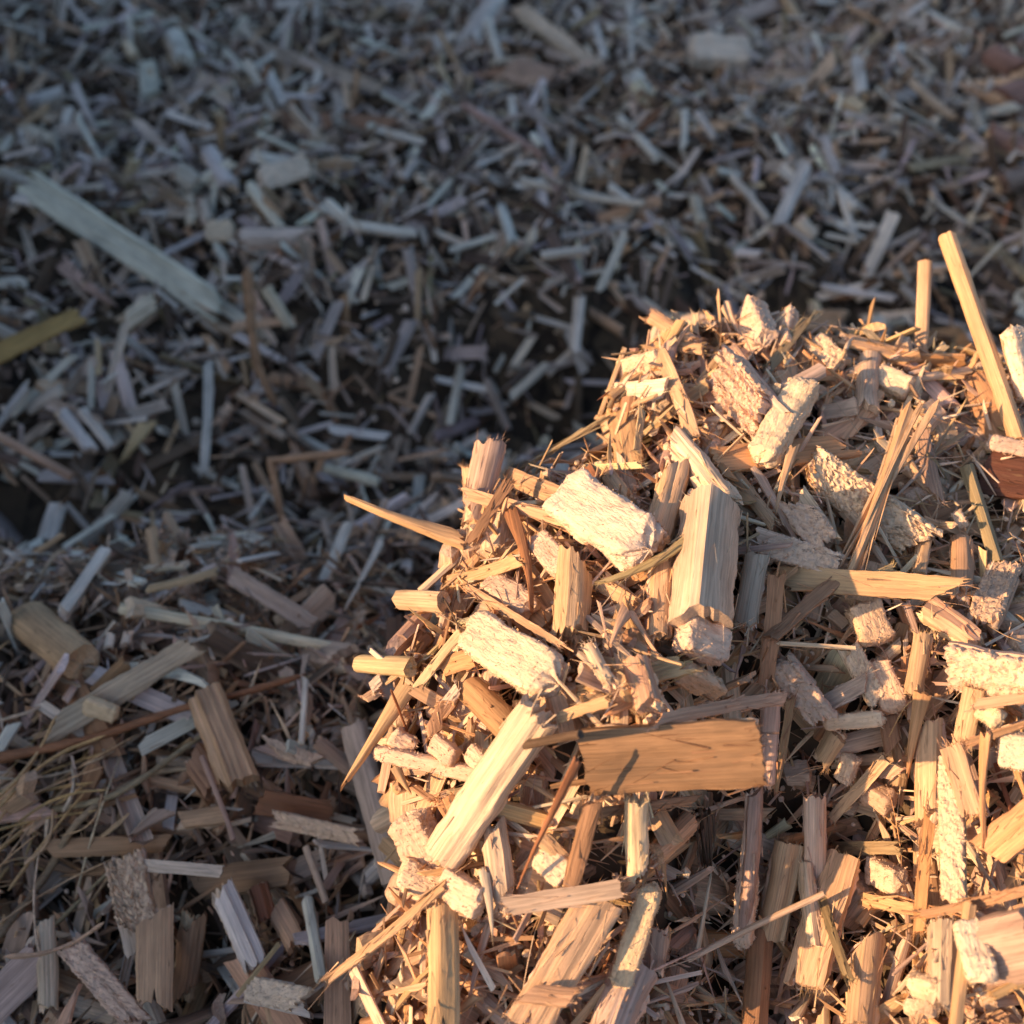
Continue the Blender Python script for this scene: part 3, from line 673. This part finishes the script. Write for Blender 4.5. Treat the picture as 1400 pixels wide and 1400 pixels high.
def build_row(row, group, heap):
    spec, label = [t.strip() for t in row.split('|')]
    t = spec.split(); kind = t[0]; x1, y1, x2, y2, wpx = map(float, t[1:6]); tone = t[6]; lift = float(t[7]) * (.0005 if heap else .0008)
    opt = dict(q.split('=') if '=' in q else (q, 1) for q in t[8:])
    seed = int(abs(x1 * 7 + y1 * 13 + x2 * 3 + y2)) + 11; r = np.random.default_rng(seed)
    h1, h2, hm = hits([(x1, y1), (x2, y2), ((x1 + x2) / 2, (y1 + y2) / 2)])
    if heap:                                             # ends that reach past the rim keep the depth of the middle
        if h1 - hm > .022: h1 = hm + .004
        if h2 - hm > .022: h2 = hm + .004
    else:
        h1 = np.clip(h1, hm - .02, hm + .03); h2 = np.clip(h2, hm - .02, hm + .03)
    d1 = float(opt.get('d1', opt.get('d', 0))) or h1 - lift
    d2 = float(opt.get('d2', opt.get('d', 0))) or h2 - lift
    if heap and 'd' not in opt and 'd1' not in opt:      # pieces lean into the slope, their right ends a little proud
        k_ = (x2 - x1) * PX * .15 * r.uniform(.0, .28); d1 += k_; d2 -= k_
    p1, p2 = at(x1, y1, d1), at(x2, y2, d2); c = (p1 + p2) / 2
    W = wpx * (d1 + d2) / 2 * PX
    tocam = CAM - c; tocam /= np.linalg.norm(tocam)
    n = normal_at(c[:1], c[1:2])[0] * (.5 if heap else 1.0) + tocam + (np.array(sd) * .35 if heap else 0)
    x, y, z, L = frame(p1, p2, n, r.normal() * (.30 if 'f' not in opt else .05))
    nm, cat = NAMES[kind]
    nl = int(np.clip(L / .0011, 8, 26)); nc = int(np.clip(W / .00035, 5, 15))
    def root():
        e = bpy.data.objects.new(nm, None); e.empty_display_size = .003; COL.objects.link(e); return e
    def frayed(o, V, amount=1.0):                       # torn fibres at the two ends
        E = V[np.abs(V[:, 0]) > np.abs(V[:, 0]).max() * .86]
        if heap and len(E):
            U, F2 = spikes(r, E, int(34 * amount) + 6, .0003, .0018 if amount >= 1 else .0007, .00006, np.zeros(3)); U2, F3 = loose_fibres(r, V, int(22 * amount) if amount >= 1 else 1, L if amount >= 1 else L * .3)
            add('frayed_fibres', np.concatenate([U, U2]), np.concatenate([F2, F3 + len(U)]), r, tone, None, o, None)['kind'] = 'stuff'
    def fuzz(o, V, col, n, cc=None):
        U, F2 = spikes(r, V, n, .00018, .00055, .00009, cc); add('fuzz', U, F2, r, tone, M_PITH, o, None, col)['kind'] = 'stuff'
    if kind == 'h':
        o = root(); T = W * r.uniform(.34, .5); V, F = slab(r, L, W, T, nl, nc, float(opt.get('arc', r.uniform(.10, .26))), r.uniform(.012, .045), .10, (1, r.uniform(.85, 1.05)), r.normal() * .012, r.normal() * .008, rag=.012, skew=.25 if wpx > 50 else .8, split=.12 if r.random() < .3 else 0)
        frayed(add('woody_shell', V, F, r, tone, None, o), V)
        V, F = slab(r, L * r.uniform(.95, 1.03), W * .9, T * .8, nl + 8, nc + 4, .10, .05, .06, (1, .95), 0, 0, .10, .16, .03)
        V[:, 2] -= T * .62; pc = pith_tone(r); q = add('pith', V, F, r, tone, M_PITH, o, 60, pc)
        if heap: fuzz(q, V, pc, 160)
    elif kind == 'p':
        o = root(); T = W * r.uniform(.22, .34); V, F = slab(r, L, W, T, nl, nc, -.06, .04, .06, (1, r.uniform(.85, 1.05)), r.normal() * .012)
        add('woody_shell', V, F, r, tone, None, o)
        V, F = slab(r, L * r.uniform(.95, 1.02), W * .94, T * .9, int(np.clip(L / .00024, 16, 90)), int(np.clip(W / .00024, 8, 34)), .03, .03, .02, (1, .97), 0, 0, .12, .05, .02)
        V[:, 2] += T * .68; pc = np.array(TONES[tone]) * .45 + pith_tone(r) * .55; q = add('pith', V, F, r, tone, M_PITH, o, 70, pc)
        if heap: fuzz(q, V, pc, 420, np.array([0, 0, -T]))
    elif kind == 'b':
        o = root(); T = W * r.uniform(.65, .85); V, F = chunk(r, L * 1.05, W * 1.06, T, int(np.clip(L / .00016, 20, 64)), int(np.clip(W / .00010, 20, 60)))
        pc = np.array(TONES[tone]) * .55 + pith_tone(r) * .45
        q = add('pith', V, F, r, tone, M_PITH, o, 70, pc)
        V2, F = slab(r, L * .97, W * .95, T * .22, nl, nc, -.05, .03, .08); V2[:, 2] -= T * .47
        add('wood_backing', V2, F, r, 'tan', None, o)
        if heap: fuzz(q, V, pc, int(np.clip(L * W * 1.2e7, 120, 700)))
    elif kind == 's':
        T = max(W * r.uniform(.2, .34), .00045); V, F = slab(r, L, W, T, nl, nc, r.normal() * .03, r.uniform(.008, .03), .09, (1, r.uniform(.85, 1.0)), r.normal() * .015,
                        float(opt.get('sb', r.normal() * .006)), 0, 0, rag=.016, split=.1 if r.random() < .25 else 0, twist=r.normal() * .15)
        if heap: o = root(); frayed(add('lath', V, F, r, tone, None, o), V)
        else: o = add(nm, V, F, r, tone)
    elif kind == 'g':
        o = root(); T = W * r.uniform(.16, .24); V, F = slab(r, L, W, T, nl, max(nc, 12), r.uniform(.0, .05), .011 if heap else .028, .10, (1, r.uniform(.9, 1.02)), r.normal() * .008, 0, .02, .05, split=.12 if wpx < 70 else 0, skew=.12 if heap else .5)
        frayed(add('woody_shell', V, F, r, tone, None, o), V, 2)
        V, F = slab(r, L * .97, W * .93, T * .7, nl + 6, nc + 4, .02, .03, .06, (1, .97), 0, 0, .05, .2, .02)
        V[:, 2] -= T * .66; add('pith', V, F, r, tone, M_PITH, o, 60, pith_tone(r))
    elif kind == 'n':
        T = max(W * .35, .0003); V, F = slab(r, L, W, T, nl, nc, .06, .05, .10, (1, .18), r.normal() * .02, r.normal() * .012, twist=r.normal() * .2)
        o = add(nm, V, F, r, tone)
    elif kind == 'k':
        V, F = peg(r, L, W, nl + 4, 12, .02, (1, r.uniform(.85, 1)), r.normal() * .012, .05, r.uniform(.75, 1), .05)
        if heap and W > .0012: o = root(); frayed(add('stem', V, F, r, tone, None, o), V, .3)
        else: o = add(nm, V, F, r, tone)
    elif kind == 'u':
        o = root(); T = W * .3; V, F = slab(r, L, W * .55, T, nl, 7, .1, .05, .2, (.9, .5), .01, .01, twist=.2); add('main_strand', V, F, r, tone, None, o)
        for i in range(9):
            Ls = L * r.uniform(.45, 1.05); Ws = W * r.uniform(.06, .24)
            V, F = slab(r, Ls, Ws, max(Ws * .5, .0002), 9, 4, .05, .05, .2, (1, .2), r.normal() * .012, r.normal() * .010)
            a = r.normal() * .07; V = V @ np.array([[math.cos(a), math.sin(a), 0], [-math.sin(a), math.cos(a), 0], [0, 0, 1]])
            V += np.array([(L - Ls) * r.uniform(-.3, .55), W * r.uniform(-.4, .4), T * r.uniform(0, .9)])
            add('strand', V, F, r, tone, None, o)
    set_frame(o, x, y, z, c)
    o['label'] = label; o['category'] = cat; o['group'] = group
    return o
for rows, grp, heap in ((HEAP_ROWS, 'loose chips of the sunlit heap', True), (BED_ROWS, 'loose chips of the shaded bed', False)):
    for row in rows.strip().splitlines(): build_row(row, grp, heap)
CATS = {'straw': 'straw', 'grass_blade': 'grass blade', 'fibre_thread': 'fibre'}
for row in CURVES.strip().splitlines():
    a, b, label = [t.strip() for t in row.split('|')]
    nm = a.split()[0]; xy = np.array(a.split()[1:], float).reshape(-1, 2); wpx, tone, lift = b.split()
    d = hits(xy) - float(lift) * .0004; P = np.array([at(q[0], q[1], e) for q, e in zip(xy, d)])
    r = np.random.default_rng(int(abs(xy.sum()))); 
    if nm == 'straw':                                    # stiff straw: straight runs, sharp kinks
        d = np.full(len(xy), d.min() - .002) + np.linspace(0, .006, len(xy)); P = np.array([at(q[0], q[1], e) for q, e in zip(xy, d)])
        Q = np.concatenate([P[i] + np.linspace(0, 1, 9)[:-1, None] * (P[i + 1] - P[i]) for i in range(len(P) - 1)] + [P[-1:]])
    else: Q = spline(P, 26)
    V, F = tube(r, Q, float(wpx) * d.mean() * PX / 2 * (2 if nm != 'fibre_thread' else 1), 7)
    c = V.mean(0); o = add(nm, V - c, F, r, tone, None, None, 60); o.location = c
    o['label'] = label; o['category'] = CATS[nm]

# tangle of plant fibres on the near bank
r = np.random.default_rng(91); e = bpy.data.objects.new('fibre_tangle', None); e.empty_display_size = .005; COL.objects.link(e)
e.location = at(90, 1110, hits([(90, 1110)])[0]); e0 = np.array(e.location)
for i in range(40):
    a0 = r.normal(.5, .22) if r.random() < .7 else r.uniform(.8, 1.9); L_ = r.uniform(60, 250); cx, cy = r.normal(62, 48), r.normal(1090, 75)
    t_ = np.linspace(-.5, .5, 4); bow = r.normal() * 16
    xy = np.stack([cx + t_ * L_ * math.cos(a0) + bow * (1 - 4 * t_ ** 2) * math.sin(a0), cy - t_ * L_ * math.sin(a0) + bow * (1 - 4 * t_ ** 2) * math.cos(a0)], -1)
    h_ = hits(xy); h_ = np.minimum(h_, h_.mean() + .01) - r.uniform(.001, .010); P = np.array([at(q[0], q[1], k_) for q, k_ in zip(xy, h_)])
    V, F = tube(r, spline(P, 18), r.uniform(.00010, .00050), 5); add('fibre', V - e0, F, r, ['straw', 'cream', 'tan', 'gold', 'straw'][i % 5], None, e, 60)
e['label'] = 'tangle of thin olive brown plant fibres at the left edge of the near bank'; e['category'] = 'fibre tangle'

# ------------------------------------------------------------------ the mass of smaller chips, past counting
class Templates:
    def __init__(s, n, nl, nc, seed, kinds, skew=.6, bend=.03):
        s.t = []
        r = np.random.default_rng(seed)
        for i in range(n):
            k = kinds[i % len(kinds)]
            if k == 'h': V, F = slab(r, 1, 1, .42, nl, nc, r.uniform(.08, .28), .05, .14, (1, r.uniform(.8, 1)), r.normal() * bend, rough_in=.10, skew=skew)
            elif k == 's': V, F = slab(r, 1, 1, .26, nl, nc, r.normal() * .04, .04, .12, (1, r.uniform(.85, 1)), r.normal() * bend * .7, skew=skew)
            elif k == 'n': V, F = slab(r, 1, 1, .4, nl, max(3, nc - 1), .05, .08, .15, (1, r.uniform(.15, .5)), r.normal() * .04)
            elif k == 'b': V, F = chunk(r, 1, 1, .8, nl + 3, nc + 4, .12, .07)
            inner = np.zeros(len(V)); 
            if k == 'h': inner[len(V) // 2:] = 1
            if k == 'b': inner[:] = 1
            s.t.append((V, F, inner, k))
def scatter(name, T, C, Nn, Lr, ar, seed, tones, weights, tilt, mat=M_WOOD, label=None, cat=None, align=None):
    """C centres, Nn surface normals -> one mesh"""
    r = np.random.default_rng(seed); n = len(C); which = r.integers(0, len(T.t), n)
    Vs, Fs, Ts, Gs = [], [], [], []; off = 0
    pal = np.array([TONES[t] for t in tones]); wt = np.array(weights, float); wt /= wt.sum()
    for k, (V, F, inner, kind) in enumerate(T.t):
        idx = np.where(which == k)[0]; m = len(idx)
        if not m: continue
        L = np.exp(r.uniform(np.log(Lr[0]), np.log(Lr[1]), m)); a = r.uniform(ar[0], ar[1], m)
        if kind == 'b': L = L * .55; a = r.uniform(.5, .9, m)
        W = L * a; W = np.clip(W, .0002, .0078)
        S = np.stack([L, W, W * r.uniform(.7, 1.2, m)], -1)
        nn = Nn[idx] + r.normal(size=(m, 3)) * tilt; nn /= np.linalg.norm(nn, axis=1, keepdims=True)
        d = r.normal(size=(m, 3)); x = d - nn * (d * nn).sum(1, keepdims=True); x /= np.linalg.norm(x, axis=1, keepdims=True)
        fl = np.where(r.random(m) < .35, -1., 1.)[:, None]; nn = nn * fl
        y = np.cross(nn, x); R = np.stack([x, y, nn], -1)
        loc = V[None] * S[:, None]; P = np.einsum('mij,mvj->mvi', R, loc) + C[idx][:, None]
        base = pal[r.choice(len(pal), m, p=wt)] * (1 + .10 * r.normal(size=(m, 1))) * (1 + .03 * r.normal(size=(m, 3)))
        pc = PITH_C * (1 + .06 * r.normal(size=(m, 1))) * .55 + base * .45
        tn = base[:, None] * (1 - inner[None, :, None]) + pc[:, None] * inner[None, :, None]
        Vs.append(P.reshape(-1, 3)); Ts.append(np.clip(tn, .02, .9).reshape(-1, 3)); Gs.append((loc + r.random((m, 1, 3)) * 3).reshape(-1, 3))
        Fs.append((F[None] + (off + np.arange(m) * len(V))[:, None, None]).reshape(-1, 4)); off += m * len(V)
    me = mesh_np(name, np.concatenate(Vs), np.concatenate(Fs), mat, np.concatenate(Ts), np.concatenate(Gs))
    o = link(name, me); o['kind'] = 'stuff'; o['label'] = label; o['category'] = cat
    return o
def pts_on(n, seed, box, keep, lo, hi):
    r = np.random.default_rng(seed); x = r.uniform(box[0], box[1], n); y = r.uniform(box[2], box[3], n)
    k = keep(x, y); x, y = x[k], y[k]
    nn = normal_at(x, y); C = np.stack([x, y, surf(x, y)], -1) + nn * r.uniform(lo, hi, len(x))[:, None]
    return C, nn
def on_heap(x, y): return poly_sd(x, y) > -.0005
def in_bed(x, y):
    d = CAM[2] * SP + y * CP; return (np.abs(x) < TANH * d + .10) & (poly_sd(x, y) < -.002)
HT = ['cream', 'tan', 'gold', 'pink', 'orange', 'brown', 'rust', 'white', 'mauve', 'olive']; HW = [6, 6, 5, 4, 1.5, 1.6, .3, 1.5, .8, .3]
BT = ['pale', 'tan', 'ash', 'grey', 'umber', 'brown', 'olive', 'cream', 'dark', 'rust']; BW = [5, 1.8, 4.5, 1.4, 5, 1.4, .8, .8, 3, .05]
NT = ['tan', 'pink', 'brown', 'pale', 'umber', 'mauve', 'cream', 'dark', 'rust', 'grey']; NW = [5, 2.5, 4.5, 2, 2.4, 2, 1.6, 1.4, .5, 1.2]  # near bank palette: warm bounce off the heap put into the chip tones
HBOX = (-.06, .17, -.02, .20)
hi_t = Templates(36, 5, 5, 1, 'hsnhsnhsb'); lo_t = Templates(20, 2, 4, 2, 'hshs', .25, .008); fin_t = Templates(10, 2, 3, 3, 'nsn'); cr_t = Templates(6, 1, 1, 4, 'b')
C, nn = pts_on(7600, 21, HBOX, on_heap, -.007, .0002)
scatter('heap_chips', hi_t, C, nn, (.005, .016), (.09, .32), 31, HT, HW, .38, label='mass of smaller cream and tan chips making up the sunlit heap', cat='wood chips')
C, nn = pts_on(18000, 22, HBOX, on_heap, -.0045, .0021)
scatter('heap_slivers', fin_t, C, nn, (.0025, .015), (.03, .11), 32, HT, HW, .55, label='fine slivers and needles strewn over the sunlit heap', cat='slivers')
# hair-thin fibres caught among the heap's chips
r = np.random.default_rng(77); C, nn = pts_on(900, 27, HBOX, on_heap, .0000, .0040); Vs, Fs, Ts, off = [], [], [], 0
for c_, n_ in zip(C, nn):
    d_ = np.cross(n_, r.normal(size=3)); d_ /= np.linalg.norm(d_); d_ = d_ + n_ * r.normal() * .35; l_ = r.uniform(.003, .011); b_ = np.cross(n_, d_) * r.normal() * .25
    P = np.array([c_ + d_ * l_ * t_ + (b_ + n_ * r.uniform(-.1, .25)) * l_ * (t_ * t_) for t_ in np.linspace(-.5, .5, 7)])
    V, F = tube(r, P, r.uniform(.00004, .00010), 4); Vs.append(V); Fs.append(F + off); off += len(V); Ts.append(np.tile(np.array(TONES[['tan', 'gold', 'cream', 'orange'][r.integers(4)]]), (len(V), 1)))
V = np.concatenate(Vs); o = link('heap_fibres', mesh_np('heap_fibres', V, np.concatenate(Fs), M_WOOD, np.concatenate(Ts), V, 60)); o['kind'] = 'stuff'
o['label'] = 'hair-thin fibres caught among the chips of the sunlit heap'; o['category'] = 'fibres'
C, nn = pts_on(9000, 23, HBOX, on_heap, -.005, .0014)
scatter('heap_crumbs', cr_t, C, nn, (.0008, .0032), (.5, .9), 33, ['white', 'cream', 'pink', 'tan'], [2, 3, 2, 1], .9, M_PITH, label='pale pith crumbs scattered over the sunlit heap', cat='crumbs')
# flank of the heap
r = np.random.default_rng(40); seg = []
for i in range(len(LEFT) + len(RIM) - 1):
    a, b = poly[i], poly[i + 1]; m = int(np.hypot(*(b - a)) / .00011); t = r.random(m)[:, None]
    e = (b - a) / np.hypot(*(b - a)); out = np.array([-e[1], e[0]])
    q = a + (b - a) * t; top = surf(q[:, 0] - out[0] * .003, q[:, 1] - out[1] * .003)
    zz = top * (1 - r.random(m) ** 1.0) - .001
    seg.append((np.c_[q + out * r.uniform(-.003, .0015, (m, 1)), zz], np.tile(np.r_[out, .35], (m, 1))))
C = np.concatenate([s_[0] for s_ in seg]); nn = np.concatenate([s_[1] for s_ in seg])
scatter('heap_flank_chips', hi_t, C, nn, (.005, .014), (.10, .34), 41, HT, HW, .35, label='mass of chips forming the steep flank of the heap', cat='wood chips')
# bed
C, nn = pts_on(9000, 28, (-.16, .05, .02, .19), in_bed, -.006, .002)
scatter('near_bank_slivers', fin_t, C, nn, (.003, .014), (.05, .16), 39, NT, NW, .5, label='small tan slivers and scraps, warmth painted in as bounce light, strewn over the near shaded bank', cat='slivers')
BBOX = (-.44, .46, -.02, .80)
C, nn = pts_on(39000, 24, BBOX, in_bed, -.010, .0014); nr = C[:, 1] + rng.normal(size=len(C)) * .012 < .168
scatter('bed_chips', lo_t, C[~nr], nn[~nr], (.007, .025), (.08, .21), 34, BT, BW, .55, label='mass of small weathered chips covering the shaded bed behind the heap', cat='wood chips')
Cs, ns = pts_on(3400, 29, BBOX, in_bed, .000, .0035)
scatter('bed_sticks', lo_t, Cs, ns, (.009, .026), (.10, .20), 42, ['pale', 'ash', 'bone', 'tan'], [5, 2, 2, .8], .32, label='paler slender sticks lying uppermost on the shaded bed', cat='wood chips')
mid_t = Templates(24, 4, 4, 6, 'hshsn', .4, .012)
scatter('near_bank_chips', mid_t, C[nr], nn[nr], (.006, .026), (.09, .30), 38, NT, NW, .45, label='mass of tan and brown chips, their warmth painted bounce light, covering the near shaded bank left of the heap', cat='wood chips')
C, nn = pts_on(12000, 25, BBOX, in_bed, -.003, .0035)
scatter('bed_slivers', fin_t, C, nn, (.004, .016), (.05, .14), 35, BT, BW, .5, label='fine slivers strewn over the shaded bed', cat='slivers')
C, nn = pts_on(5000, 26, BBOX, in_bed, -.002, .0025)
scatter('bed_crumbs', cr_t, C, nn, (.002, .006), (.5, .9), 36, ['white', 'pale', 'grey', 'tan'], [1, 3, 2, 2], .9, M_PITH, label='pale crumbs scattered over the shaded bed', cat='crumbs')
